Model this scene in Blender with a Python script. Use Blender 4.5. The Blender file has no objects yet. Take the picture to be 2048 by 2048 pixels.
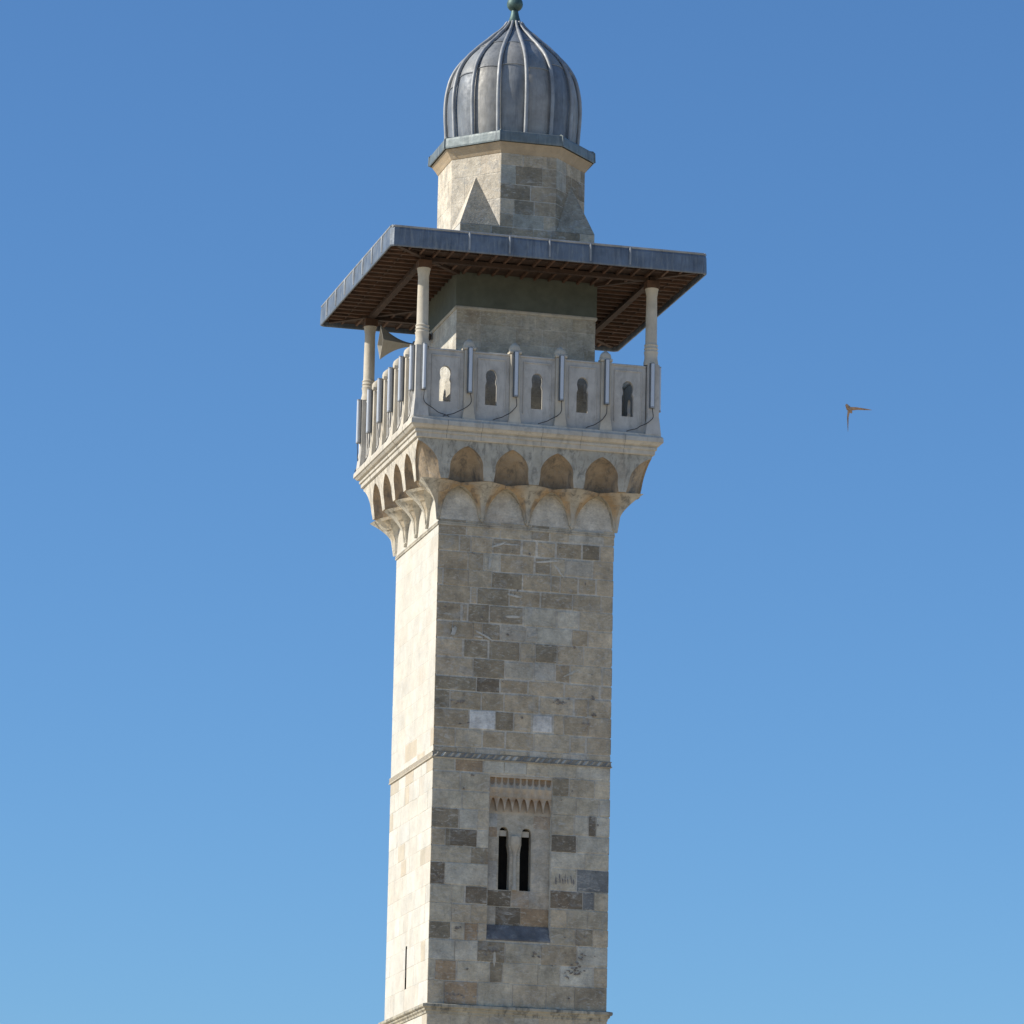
import bpy, bmesh, math, random
import numpy as np
from mathutils import Vector, Matrix
from mathutils.geometry import tessellate_polygon
random.seed(7); rng = np.random.default_rng(7)
PI = math.pi

# ------------------------------------------------------------------ camera, sky, sun, exposure
scn = bpy.context.scene
col = scn.collection
YAW, PITCH, ROLL = 0.252953, 0.221601, 0.020493
f = Vector((math.sin(YAW)*math.cos(PITCH), math.cos(YAW)*math.cos(PITCH), math.sin(PITCH)))
r0 = Vector((math.cos(YAW), -math.sin(YAW), 0)); u0 = r0.cross(f)
cr, sr = math.cos(ROLL), math.sin(ROLL)
rv = r0*cr + u0*sr; uv = u0*cr - r0*sr
cd = bpy.data.cameras.new('camera'); cam = bpy.data.objects.new('camera', cd); col.objects.link(cam)
M = Matrix((( rv.x, uv.x, -f.x), (rv.y, uv.y, -f.y), (rv.z, uv.z, -f.z))).to_4x4()
M.translation = Vector((-28.7051, -111.8448, -19.2155)); cam.matrix_world = M
cd.sensor_width = 36; cd.lens = 160.458; cd.clip_start = 0.5; cd.clip_end = 30000
scn.camera = cam
GROUND = -20.8
SUN_EL, SUN_BACK = math.radians(32.8), math.radians(8)
sd = Vector((-math.cos(SUN_BACK)*math.cos(SUN_EL), math.sin(SUN_BACK)*math.cos(SUN_EL), math.sin(SUN_EL)))
w = bpy.data.worlds.new('World'); scn.world = w; w.use_nodes = True
nt = w.node_tree; nt.nodes.clear()
sky = nt.nodes.new('ShaderNodeTexSky'); sky.sky_type = 'NISHITA'; sky.sun_disc = False
sky.sun_elevation = SUN_EL; sky.sun_rotation = math.atan2(sd.x, sd.y)
sky.altitude = 0; sky.air_density = 1.0; sky.dust_density = 0.5; sky.ozone_density = 8.0
bg = nt.nodes.new('ShaderNodeBackground'); bg.inputs['Strength'].default_value = 0.12
wo = nt.nodes.new('ShaderNodeOutputWorld')
tint = nt.nodes.new('ShaderNodeVectorMath'); tint.operation = 'MULTIPLY'; tint.inputs[1].default_value = (.85, 1.015, 1.08)
nt.links.new(sky.outputs[0], tint.inputs[0]); nt.links.new(tint.outputs[0], bg.inputs[0]); nt.links.new(bg.outputs[0], wo.inputs[0])
sl = bpy.data.lights.new('sun', 'SUN'); so = bpy.data.objects.new('sun', sl); col.objects.link(so)
sl.energy = 5.0; sl.angle = math.radians(0.5); sl.color = (1.0, 0.925, 0.80)
so.rotation_euler = sd.to_track_quat('Z', 'Y').to_euler()
scn.view_settings.view_transform = 'Standard'; scn.view_settings.look = 'None'
scn.view_settings.gamma = 1; scn.view_settings.use_curve_mapping = False
scn.view_settings.exposure = 0.1
scn.render.resolution_x = scn.render.resolution_y = 1024

# ------------------------------------------------------------------ materials
def newmat(name):
    m = bpy.data.materials.new(name); m.use_nodes = True
    n = m.node_tree.nodes; b = n['Principled BSDF']
    return m, m.node_tree, b
def add(nt, kind, **kw):
    n = nt.nodes.new(kind)
    for k, v in kw.items():
        if k in n.inputs: n.inputs[k].default_value = v
        else: setattr(n, k, v)
    return n
def coords(nt, scale=(1,1,1)):
    tc = nt.nodes.new('ShaderNodeTexCoord'); mp = nt.nodes.new('ShaderNodeMapping')
    mp.inputs['Scale'].default_value = scale
    nt.links.new(tc.outputs['Object'], mp.inputs['Vector']); return mp.outputs[0]
def noise(nt, scale, detail=6, rough=.6, vec=(1,1,1), dist=0.0):
    n = nt.nodes.new('ShaderNodeTexNoise'); n.inputs['Scale'].default_value = scale
    n.inputs['Detail'].default_value = detail; n.inputs['Roughness'].default_value = rough
    n.inputs['Distortion'].default_value = dist
    nt.links.new(coords(nt, vec), n.inputs['Vector']); return n.outputs['Fac']
def ramp(nt, fac, a, b, lo=0.0, hi=1.0):
    m = nt.nodes.new('ShaderNodeMapRange'); m.clamp = True
    m.inputs['From Min'].default_value = a; m.inputs['From Max'].default_value = b
    m.inputs['To Min'].default_value = lo; m.inputs['To Max'].default_value = hi
    nt.links.new(fac, m.inputs['Value']); return m.outputs['Result']
def mix(nt, a, b, fac, mode='MIX'):
    m = nt.nodes.new('ShaderNodeMix'); m.data_type = 'RGBA'; m.blend_type = mode
    for v, i in ((a, 6), (b, 7)):
        if isinstance(v, tuple): m.inputs[i].default_value = (*v, 1)
        else: nt.links.new(v, m.inputs[i])
    if isinstance(fac, float): m.inputs[0].default_value = fac
    else: nt.links.new(fac, m.inputs[0])
    return m.outputs[2]
def bump(nt, bsdf, h, strength=.4, dist=.02):
    b = nt.nodes.new('ShaderNodeBump'); b.inputs['Strength'].default_value = strength
    b.inputs['Distance'].default_value = dist
    nt.links.new(h, b.inputs['Height']); nt.links.new(b.outputs[0], bsdf.inputs['Normal'])
def stone_mat(name, base=None, smear=.5, dark=.4, mott=.22, warm=.25, grime=0.0, bs=.5, rough_tex=0):
    m, nt, b = newmat(name)
    if base is None:
        a = nt.nodes.new('ShaderNodeAttribute'); a.attribute_name = 'tone'; c = a.outputs['Color']
    else: c = base
    g = ramp(nt, noise(nt, 2.3, 8, .65), .3, .7, 1-mott, 1+mott)
    cc = nt.nodes.new('ShaderNodeCombineColor')
    for i in range(3): nt.links.new(g, cc.inputs[i])
    c = mix(nt, c, cc.outputs[0], 1.0, 'MULTIPLY')
    c = mix(nt, c, (.30,.215,.14), ramp(nt, noise(nt, 1.1, 5, .55, (1,1,.6)), .56, .74, 0, warm))
    if smear: c = mix(nt, c, (.40,.40,.38), ramp(nt, noise(nt, 1.7, 7, .7, (1,1,1.5), 1.6), .53, .62, 0, smear))
    if dark: c = mix(nt, c, (.085,.08,.07), ramp(nt, noise(nt, 4.3, 9, .75, (1,1,1.7), .7), .60, .72, 0, dark))
    if grime: c = mix(nt, c, (.10,.10,.095), ramp(nt, noise(nt, 2.4, 8, .72, (2.2,2.2,.8), .5), .49, .66, 0, grime))
    nt.links.new(c, b.inputs['Base Color']); b.inputs['Roughness'].default_value = .92
    b.inputs['Specular IOR Level'].default_value = .2
    if rough_tex:
        c0 = c; g2 = ramp(nt, noise(nt, 11, 6, .75, (1,1,1.6), .8), .32, .68, .80, 1.18)
        c2 = nt.nodes.new('ShaderNodeCombineColor')
        for i in range(3): nt.links.new(g2, c2.inputs[i])
        c = mix(nt, c, c2.outputs[0], 1.0, 'MULTIPLY')
        c = mix(nt, c, (.60,.57,.50), ramp(nt, noise(nt, 3.1, 8, .72, (1,1,2.6), 2.2), .55, .63, 0, rough_tex))
        nt.links.new(c, b.inputs['Base Color'])
    bump(nt, b, noise(nt, 9, 9, .75), bs, .04)
    return m
ASHLAR = stone_mat('ashlar_limestone', None, .38, .68, .30, .34, .22, .8, .55)
ASHLAR_PLAIN = stone_mat('plain_ashlar_limestone', None, .2, .22, .12, .22, 0, .35)
MOULD = stone_mat('moulding_limestone', (.52,.47,.38), .25, .45, .18, .30, .30)
PALE = stone_mat('pale_marble', (.505,.485,.445), .12, .25, .14, .15, .28, .3)
SLABM = stone_mat('cornice_limestone', (.53,.49,.415), .15, .35, .14, .2, .30, .35)
CARVED = stone_mat('carved_limestone', None, .22, .65, .26, .35, .75, .7)
COLM = stone_mat('column_marble', (.54,.49,.40), .1, .2, .12, .2, .15, .3)
LEDGE = stone_mat('blackened_limestone', (.22,.21,.19), .35, .75, .3, .2, .5, .8)

def lead_mat(name, base, streak, rough=.42, metal=.35):
    m, nt, b = newmat(name)
    if base is None:
        a = nt.nodes.new('ShaderNodeAttribute'); a.attribute_name = 'tone'; base = a.outputs['Color']
    g = ramp(nt, noise(nt, 2.2, 6, .6), .3, .7, .72, 1.25)
    cc = nt.nodes.new('ShaderNodeCombineColor')
    for i in range(3): nt.links.new(g, cc.inputs[i])
    c = mix(nt, base, cc.outputs[0], 1.0, 'MULTIPLY')
    c = mix(nt, c, (.30,.31,.30), ramp(nt, noise(nt, 5, 6, .6, (2.5,2.5,.35)), .5, .72, 0, streak))
    c = mix(nt, c, (.055,.065,.085), ramp(nt, noise(nt, 4, 6, .6, (3,3,.3)), .52, .7, 0, streak))
    nt.links.new(c, b.inputs['Base Color']); b.inputs['Metallic'].default_value = metal
    r = ramp(nt, noise(nt, 6, 5, .6), .3, .7, rough-.08, rough+.15); nt.links.new(r, b.inputs['Roughness'])
    bump(nt, b, noise(nt, 3.5, 5, .55), .35, .03)
    return m
LEAD = lead_mat('weathered_lead', None, .40, .55, .15)
LEADEDGE = lead_mat('lead_flashing', (.135,.165,.205), .6, .5, .3)
LEADROLL = lead_mat('lead_roll', (.30,.31,.315), .3, .52, .2)
def simple(name, c, rough=.6, metal=0.0, var=.15, sc=6, spec=.5):
    m, nt, b = newmat(name)
    v = ramp(nt, noise(nt, sc, 6, .6), .3, .7, 1-var, 1+var)
    cc = nt.nodes.new('ShaderNodeCombineColor')
    for i in range(3): nt.links.new(v, cc.inputs[i])
    nt.links.new(mix(nt, c, cc.outputs[0], 1.0, 'MULTIPLY'), b.inputs['Base Color'])
    b.inputs['Roughness'].default_value = rough; b.inputs['Metallic'].default_value = metal
    b.inputs['Specular IOR Level'].default_value = spec
    return m
WOOD = simple('dark_soffit_boards', (.042,.022,.013), .8, 0, .5, 3)
WOODL = simple('soffit_battens', (.085,.043,.024), .8, 0, .5, 4)
GREEN = simple('dark_green_paint', (.082,.090,.068), .7, 0, .2, 3)
COPPER = simple('verdigris_copper', (.065,.115,.105), .55, .35, .5, 9)
TUBE = simple('white_plastic_tube', (.52,.55,.59), .22, 0, .03, 3)
CAPM = simple('grey_metal_clip', (.28,.29,.30), .5, .4, .1, 6)
BLACK = simple('black_rubber', (.045,.043,.042), .6, 0, .2, 9)
DARK = simple('dark_interior', (.012,.011,.010), .95, 0, .3, 5, .1)
HORN = simple('beige_grey_metal', (.34,.315,.265), .6, 0, .12, 5)
GROUNDM = simple('sunlit_stone_ground', (.56,.47,.335), .95, 0, .15, .05, .1)
BIRDM = simple('brown_feathers', (.34,.24,.17), .8, 0, .4, 12)
BIRDW = simple('pale_feathers', (.42,.36,.30), .8, 0, .3, 12)

# ------------------------------------------------------------------ mesh helpers (world coordinates)
def link(name, verts, faces, mat, parent=None, smooth=False, tones=None, origin=None):
    me = bpy.data.meshes.new(name)
    o = bpy.data.objects.new(name, me); col.objects.link(o)
    off = Vector((0,0,0))
    if parent is not None:
        off = WORLD[parent.name]; o.parent = parent
    if origin is not None:
        o.location = Vector(origin) - off; off = Vector(origin)
    WORLD[o.name] = off
    me.from_pydata([(v[0]-off.x, v[1]-off.y, v[2]-off.z) for v in verts], [], faces)
    if tones is not None:
        ca = me.color_attributes.new('tone', 'FLOAT_COLOR', 'CORNER')
        arr = np.ones((len(me.loops), 4), np.float32); k = 0
        for t, fc in zip(tones, faces):
            n = len(fc); arr[k:k+n, :3] = t; k += n
        ca.data.foreach_set('color', arr.ravel())
    me.materials.append(mat); me.validate()
    if smooth: me.polygons.foreach_set('use_smooth', [True]*len(me.polygons))
    me.update()
    return o
WORLD = {}
class MB:
    def __init__(s): s.v, s.f, s.t = [], [], []
    def add(s, vs, fs, tone=None):
        b = len(s.v); s.v += [tuple(v) for v in vs]; s.f += [tuple(b+i for i in q) for q in fs]
        s.t += [tone or (.45,.41,.33)]*len(fs)
    def hexa(s, p, tone=None):   # 8 points: bottom 4 ccw, top 4 ccw
        s.add(p, [(3,2,1,0),(4,5,6,7),(0,1,5,4),(1,2,6,5),(2,3,7,6),(3,0,4,7)], tone)
    def box(s, x0,x1,y0,y1,z0,z1, rot=0, tone=None):
        p = [(x0,y0,z0),(x1,y0,z0),(x1,y1,z0),(x0,y1,z0),(x0,y0,z1),(x1,y0,z1),(x1,y1,z1),(x0,y1,z1)]
        s.hexa([rz(q, rot) for q in p], tone)
    def bbox(s, x0,x1,y0,y1,z0,z1, rot=0, b=.012, tone=None):  # box with chamfered outer edges (y0 side and ends)
        prof = [(y0+b, z0), (y0, z0+b), (y0, z1-b), (y0+b, z1), (y1, z1), (y1, z0)]
        vs = []
        for x in (x0, x0+b, x1-b, x1):
            for (y, z) in prof:
                if x in (x0, x1): y = max(y, y0+b)
                vs.append(rz((x,y,z), rot))
        fs = []
        for k in range(3):
            for i in range(6):
                j = (i+1) % 6; fs.append((k*6+i, k*6+j, (k+1)*6+j, (k+1)*6+i))
        fs.append(tuple(range(5,-1,-1))); fs.append(tuple(18+i for i in range(6)))
        s.add(vs, fs, tone)
    def lathe(s, prof, c=(0,0), n=24, ph=0, tone=None):
        vs = [(c[0]+r*math.cos(2*PI*k/n+ph), c[1]+r*math.sin(2*PI*k/n+ph), z) for r, z in prof for k in range(n)]
        m = len(prof); fs = [(i*n+k, i*n+(k+1)%n, (i+1)*n+(k+1)%n, (i+1)*n+k) for i in range(m-1) for k in range(n)]
        fs += [tuple(range(n-1,-1,-1)), tuple((m-1)*n+k for k in range(n))]
        s.add(vs, fs, tone)
    def ngon(s, prof, n=4, closed=False, tone=None, seg=1):  # sweep profile of (apothem, z) round an n-sided prism
        ph = -PI/2 - PI/n; R = 1/math.cos(PI/n)
        vs = []; N = n*seg
        for a, z in prof:
            for k in range(n):
                p0 = (a*R*math.cos(ph+2*PI*k/n), a*R*math.sin(ph+2*PI*k/n)); p1 = (a*R*math.cos(ph+2*PI*(k+1)/n), a*R*math.sin(ph+2*PI*(k+1)/n))
                for q in range(seg):
                    t = q/seg; vs.append((p0[0]+(p1[0]-p0[0])*t, p0[1]+(p1[1]-p0[1])*t, z))
        m = len(prof); last = m if closed else m-1
        fs = [(i*N+k, i*N+(k+1)%N, ((i+1)%m)*N+(k+1)%N, ((i+1)%m)*N+k) for i in range(last) for k in range(N)]
        s.add(vs, fs, tone)
    def tube(s, pts, r, n=8, tone=None, ref=None):
        rs = r if isinstance(r, (list, tuple)) else [r]*len(pts)
        P = [Vector(p) for p in pts]; vs = []
        for i, p in enumerate(P):
            d = (P[min(i+1, len(P)-1)] - P[max(i-1, 0)]).normalized()
            a = d.cross(Vector(ref) if ref else Vector((0,0,1)) if abs(d.z) < .9 else Vector((1,0,0))).normalized(); b = d.cross(a)
            vs += [p + (a*math.cos(2*PI*k/n) + b*math.sin(2*PI*k/n))*rs[i] for k in range(n)]
        m = len(P); fs = [(i*n+k, (i+1)*n+k, (i+1)*n+(k+1)%n, i*n+(k+1)%n) for i in range(m-1) for k in range(n)]
        fs += [tuple(range(n)), tuple((m-1)*n+k for k in range(n-1,-1,-1))]
        s.add(vs, fs, tone)
    def plate(s, loops, y0, y1, rot=0, tone=None):  # loops in (x,z); first outer, others holes
        pl = [[Vector((a, b, 0)) for a, b in L] for L in loops]
        tris = tessellate_polygon(pl); flat = [p for L in loops for p in L]; n = len(flat)
        vs = [rz((a, y0, b), rot) for a, b in flat] + [rz((a, y1, b), rot) for a, b in flat]
        fs = [tuple(t) for t in tris] + [tuple(n+i for i in reversed(t)) for t in tris]
        k = 0
        for L in loops:
            m = len(L)
            for i in range(m): fs.append((k+i, k+(i+1)%m, n+k+(i+1)%m, n+k+i))
            k += m
        s.add(vs, fs, tone)
    def build(s, name, mat, parent=None, smooth=False, tones=False, origin=None, fix=True):
        o = link(name, s.v, s.f, mat, parent, smooth, s.t if tones else None, origin)
        if fix:
            bm = bmesh.new(); bm.from_mesh(o.data); bmesh.ops.recalc_face_normals(bm, faces=bm.faces); bm.to_mesh(o.data); bm.free()
        if smooth:
            try: o.data.set_sharp_from_angle(angle=math.radians(40))
            except Exception: pass
        return o
def rz(p, a):
    if a == 0: return p
    c, s = math.cos(a), math.sin(a); return (p[0]*c-p[1]*s, p[0]*s+p[1]*c, p[2])
def tag(o, label=None, cat=None, group=None, kind=None):
    if label: o['label'] = label
    if cat: o['category'] = cat
    if group: o['group'] = group
    if kind: o['kind'] = kind
    return o
def empty(name, loc):
    o = bpy.data.objects.new(name, None); col.objects.link(o); o.location = loc; o.empty_display_size = .3
    WORLD[o.name] = Vector(loc); return o
SIDE = [0, -PI/2, PI, PI/2]     # front (-Y), left (-X), back, right

# ------------------------------------------------------------------ ground
R_ = 9000
g = link('ground', [(-R_,-R_,GROUND),(R_,-R_,GROUND),(R_,R_,GROUND),(-R_,R_,GROUND)], [(0,1,2,3)], GROUNDM)
tag(g, kind='structure')

# ------------------------------------------------------------------ minaret
mn = empty('minaret', (0,0,GROUND))
tag(mn, 'tall square limestone minaret with a balcony, wide lead-edged canopy and ribbed onion dome', 'tower')
TONE = {'m':(.51,.43,.31),'d':(.41,.34,.24),'D':(.285,.24,.17),'K':(.175,.145,.105),'L':(.54,.50,.405),
        'W':(.70,.685,.64),'B':(.38,.28,.18),'U':(.205,.21,.205)}
def vary(t, a=.08):
    k = 1+rng.uniform(-a, a); h = rng.uniform(-.02, .02)
    return (t[0]*k*(1+h), t[1]*k, t[2]*k*(1-h))
def stones(mb, xf, ua, ub, courses, pick, base, holes=(), prefixed=(), wmin=.35, wmax=.95, lift=.012, gap=.010, dep0=0.0):
    # courses: descending z list. xf(u, out, z) -> point
    for zt, zb in zip(courses[:-1], courses[1:]):
        spans = [(ua, ub)]
        for (h0, h1, hz0, hz1) in holes:
            if zb < hz1-.02 and zt > hz0+.02:
                ns = []
                for a, b in spans:
                    if h1 <= a or h0 >= b: ns.append((a, b))
                    else:
                        if h0-a > .06: ns.append((a, h0))
                        if b-h1 > .06: ns.append((h1, b))
                spans = ns
        fixed = sorted([p for p in prefixed if zb-.02 <= (p[2]+p[3])/2 <= zt+.02])
        for a, b in spans:
            cuts = []; cur = a
            for p in [p for p in fixed if p[0] < b-.05 and p[1] > a+.05]:
                p0 = max(p[0], cur); p1 = min(p[1], b)
                if p1-p0 < .08: continue
                if p0-cur > .14: cuts += fill(cur, p0, wmin, wmax)
                else: p0 = cur
                if b-p1 < .14: p1 = b
                cuts.append((p0, p1, p[4])); cur = p1
            if b-cur > .02: cuts += fill(cur, b, wmin, wmax)
            for (c0, c1, T) in cuts:
                t = TONE[T] if T else pick(.5*(c0+c1), .5*(zt+zb))
                t = vary(t, .10 if lift > .010 else .035); L = lift*rng.uniform(.5, 1.3) + dep0; gg = gap*(rng.uniform(.5, 1.4) if rng.random() < .6 else rng.uniform(1.4, 2.4))
                j = lambda: rng.uniform(-.007, .007)
                q = [(c0+gg+j(), zb+gg+j()), (c1-gg+j(), zb+gg+j()), (c1-gg+j(), zt-gg+j()), (c0+gg+j(), zt-gg+j())]
                if c0 <= ua+1e-6: q[0] = (c0, q[0][1]); q[3] = (c0, q[3][1])
                if c1 >= ub-1e-6: q[1] = (c1, q[1][1]); q[2] = (c1, q[2][1])
                be = .012
                cxm = (c0+c1)/2; czm = (zt+zb)/2
                inn = [(x+math.copysign(be, cxm-x), z+math.copysign(be, czm-z)) for x, z in q]
                vs = [xf(x, -.02, z) for x, z in q] + [xf(x, L-.004, z) for x, z in q] + [xf(x, L, z) for x, z in inn]
                fs = [(0,1,5,4),(1,2,6,5),(2,3,7,6),(3,0,4,7),(4,5,9,8),(5,6,10,9),(6,7,11,10),(7,4,8,11),(8,9,10,11)]
                mb.add(vs, fs, t)
def fill(a, b, wmin, wmax):
    out = []; cur = a
    while b-cur > 1e-4:
        wd = rng.uniform(wmin, wmax)
        if b-cur-wd < wmin*.7: wd = b-cur if b-cur < wmax*1.1 else (b-cur)/2
        out.append((cur, cur+wd, None)); cur += wd
    return out
PICKED = [(0.89,1.47,5.20,5.58,"d"),(1.54,1.95,5.25,5.49,"D"),(-1.45,-0.88,5.21,5.51,"m"),(0.28,0.79,5.20,5.50,"m"),(-2.29,-1.51,4.67,5.15,"d"),(-1.11,-0.67,4.73,5.09,"L"),(0.91,1.38,4.30,4.71,"d"),(-2.14,-1.50,4.32,4.66,"d"),(-0.83,-0.08,4.30,4.67,"D"),(0.06,0.67,4.31,4.65,"d"),(-1.47,-0.89,4.30,4.64,"d"),(0.40,1.25,3.88,4.21,"d"),(-2.20,-1.43,3.86,4.19,"d"),(-1.25,-0.43,3.81,4.23,"D"),(-1.48,-0.93,3.47,3.72,"D"),(0.85,1.43,3.37,3.80,"L"),(-0.03,0.82,3.38,3.78,"L"),(-2.25,-1.65,3.35,3.75,"d"),(-1.10,-0.63,3.06,3.32,"D"),(0.32,1.24,2.94,3.34,"L"),(-1.77,-1.34,2.98,3.28,"d"),(-2.28,-1.87,2.94,3.24,"d"),(-1.53,-0.92,2.54,2.90,"D"),(0.29,0.87,2.52,2.86,"D"),(-0.82,-0.11,2.45,2.89,"D"),(-2.27,-1.59,2.45,2.85,"m"),(-1.25,-0.51,2.00,2.39,"D"),(-0.37,0.27,1.98,2.38,"L"),(-2.25,-1.31,1.97,2.33,"m"),(-1.15,-0.62,1.63,1.90,"K"),(-2.28,-1.22,1.61,1.90,"D"),(-1.80,-1.09,1.20,1.49,"d"),(-2.27,-1.90,1.16,1.52,"D"),(-2.25,-1.39,0.68,1.07,"d"),(0.23,0.80,0.63,1.11,"W"),(-1.33,-0.71,0.63,1.11,"W"),(-0.58,-0.24,0.67,1.06,"D"),(1.07,1.72,0.69,1.02,"d"),(-0.93,-0.46,-0.32,-0.03,"L"),(-1.73,-0.99,-0.41,-0.04,"B"),(-0.46,0.12,-0.45,-0.06,"L"),(0.80,1.24,-0.96,-0.51,"D"),(-2.29,-1.60,-1.87,-1.43,"D"),(1.76,1.95,-1.91,-1.45,"K"),(1.96,2.27,-1.89,-1.47,"L"),(-1.73,-1.12,-2.31,-1.95,"K"),(-1.93,-1.82,-2.34,-1.96,"D"),(0.83,1.45,-2.34,-1.97,"K"),(-1.27,-0.88,-2.73,-2.39,"D"),(-1.86,-0.87,-3.30,-2.78,"L"),(-2.27,-1.93,-3.29,-2.82,"K"),(1.48,2.27,-3.29,-2.89,"U"),(1.73,1.94,-3.69,-3.38,"U"),(-1.40,-0.86,-3.69,-3.38,"K"),(0.82,1.64,-3.73,-3.36,"K"),(-0.79,-0.17,-3.76,-3.41,"K"),(0.19,0.78,-4.27,-3.83,"B"),(-0.57,0.08,-4.24,-3.87,"K"),(-1.40,-1.05,-4.62,-4.25,"B"),(1.47,1.92,-4.64,-4.29,"D"),(-2.24,-1.74,-4.67,-4.30,"D"),(-1.04,-0.35,-5.13,-4.73,"D"),(-0.72,-0.39,-5.66,-5.23,"D"),(-2.13,-1.58,-5.70,-5.28,"B"),(-1.88,-1.02,-6.11,-5.76,"B")]
S = 2.3
# shaft: solid core wall with the window recess and the arrow slit left open, stones laid over it
WIN = (-.82, .80, -4.63, -.50)     # recess on the front
SLIT = (-.14, .01, -5.71, -4.62)   # on the left side, u = -y there
def xf_side(rot, h): return lambda u, o, z: rz((u, -(h+o), z), rot)
sh = MB()
MORT = (.57,.53,.45)
def wall_with_hole(mb, rot, h, z0, z1, hole=None, tone=MORT):
    xs = [-h, h]; zs = [z0, z1]
    if hole: xs = [-h, hole[0], hole[1], h]; zs = [z0, hole[2], hole[3], z1]
    for i in range(len(xs)-1):
        for j in range(len(zs)-1):
            if hole and i == 1 and j == 1: continue
            mb.add([rz((xs[a], -h, zs[b]), rot) for a, b in ((i,j),(i+1,j),(i+1,j+1),(i,j+1))], [(0,1,2,3)], tone)
wall_with_hole(sh, SIDE[0], S, GROUND, 7.9, WIN); wall_with_hole(sh, SIDE[1], S, GROUND, 7.9, SLIT, (.55,.515,.44))
wall_with_hole(sh, SIDE[2], S, GROUND, 7.9); wall_with_hole(sh, SIDE[3], S, GROUND, 7.9)
up = [5.98,5.575,5.157,4.70,4.26,3.83,3.35,2.92,2.43,1.95,1.58,1.115,.62,.16,-.02]
dn = [-.15,-.47,-.95,-1.41,-1.92,-2.36,-2.77,-3.33,-3.79,-4.26,-4.70,-5.21,-5.72,-6.32]
lowc = [-6.50-.46*i for i in range(32)]; lowc[-1] = GROUND
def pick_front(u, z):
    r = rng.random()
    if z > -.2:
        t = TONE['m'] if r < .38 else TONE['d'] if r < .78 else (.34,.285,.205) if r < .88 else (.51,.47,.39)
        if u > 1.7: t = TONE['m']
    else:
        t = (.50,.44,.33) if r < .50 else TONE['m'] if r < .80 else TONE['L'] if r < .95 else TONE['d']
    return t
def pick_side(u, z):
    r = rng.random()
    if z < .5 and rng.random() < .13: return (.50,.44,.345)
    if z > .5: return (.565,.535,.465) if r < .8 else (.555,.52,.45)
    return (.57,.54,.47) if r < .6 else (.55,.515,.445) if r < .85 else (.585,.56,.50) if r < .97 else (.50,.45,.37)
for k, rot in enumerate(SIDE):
    pk = pick_front if k in (0, 3) else pick_side  # darker stones front and right, paler left and back: sunlight painted in
    ho = [WIN] if k == 0 else [SLIT] if k == 1 else []
    pf = PICKED if k == 0 else ()
    if k == 1: cs = (up, dn, lowc)
    else: cs = (up, dn, lowc)
    for ccs in cs:
        stones(sh, xf_side(rot, S), -S, S, ccs, pk, None, ho, pf, lift=.018 if k != 1 else (.003 if ccs is up else .006), gap=(.019 if ccs is up else .012) if k != 1 else (.002 if ccs is up else .004))
def blob(mb, rot, h, u, z, ru, rzz, ang, tone, out):
    n = 11; vs = []; u = max(-h+.08, min(h-.08, u))
    for i in range(n):
        t = 2*PI*i/n; k = rng.uniform(.55, 1.25); a_, b_ = math.cos(t)*ru*k, math.sin(t)*rzz*k
        vs.append(rz((max(-h+.03, min(h-.03, u+a_*math.cos(ang)-b_*math.sin(ang))), -(h+out), z+a_*math.sin(ang)+b_*math.cos(ang)), rot))
    mb.add([rz((u, -(h+out+.003), z), rot)]+vs, [(0, 1+i, 1+(i+1) % n) for i in range(n)], tone)
lite = (.52,.485,.405); dk_ = (.22,.19,.16)
for i in range(10):     # plaster smears and chipped spots
    z = rng.uniform(.3, 5.6) if i < 7 else rng.uniform(-6.1, -.3); u = rng.uniform(-2.15, 2.1)
    if -.95 < u < .95 and -4.8 < z < -.4: continue
    blob(sh, 0, S, u, z, rng.uniform(.08,.30), rng.uniform(.012,.05), rng.choice([0, 0, PI/2, rng.uniform(-.6,.6)]), vary(lite if i % 3 else (.50,.46,.38)), .019+.0002*i)
for (u, z, ru, rw, an) in [(-1.05,3.02,.30,.03,-.45),(-1.2,2.98,.1,.03,0),(-.75,5.38,.25,.03,.35),(-.35,5.42,.22,.025,0),(.55,5.05,.4,.03,.1),(.85,4.85,.22,.03,-.9),(-1.85,3.1,.06,.16,-.3),(-.95,4.9,.05,.2,0),(.2,3.1,.14,.05,.2),(-.3,4.1,.2,.03,-.2),(-.35,3.55,.25,.04,0)]:
    blob(sh, 0, S, u, z, ru, rw, an, vary((.545,.52,.455)), .034)
for i in range(46):
    z = rng.uniform(.2, 5.5) if i < 18 else rng.uniform(-6.1, -.3); u = rng.uniform(-2.15, 2.1)
    if -.95 < u < .95 and -4.8 < z < -.4: continue
    blob(sh, 0, S, u, z, rng.uniform(.012,.05), rng.uniform(.01,.035), rng.uniform(0,3), vary(dk_), .036+.0001*i)
for (u0_, z0_, n_, su, sz) in [(.98,1.42,11,.17,.07),(1.82,1.62,5,.03,.07),(1.85,1.15,4,.03,.04),(1.46,-5.35,22,.20,.13),(1.6,-4.95,6,.12,.08),(-1.60,-4.42,5,.06,.06),(.45,-4.95,6,.14,.05),(-.68,-4.93,12,.2,.12),(1.85,-1.7,7,.06,.15),(1.6,.93,5,.12,.02),(-1.75,1.3,8,.3,.05),(-1.5,-6.08,8,.3,.03),(-2.1,-3.15,5,.12,.05)]:
    for i in range(n_): blob(sh, 0, S, u0_+rng.normal()*su*.6, z0_+rng.normal()*sz*.6, rng.uniform(.015,.06), rng.uniform(.012,.035), rng.uniform(-.6,.9), vary(dk_, .2), .041+.0003*i)
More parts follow.
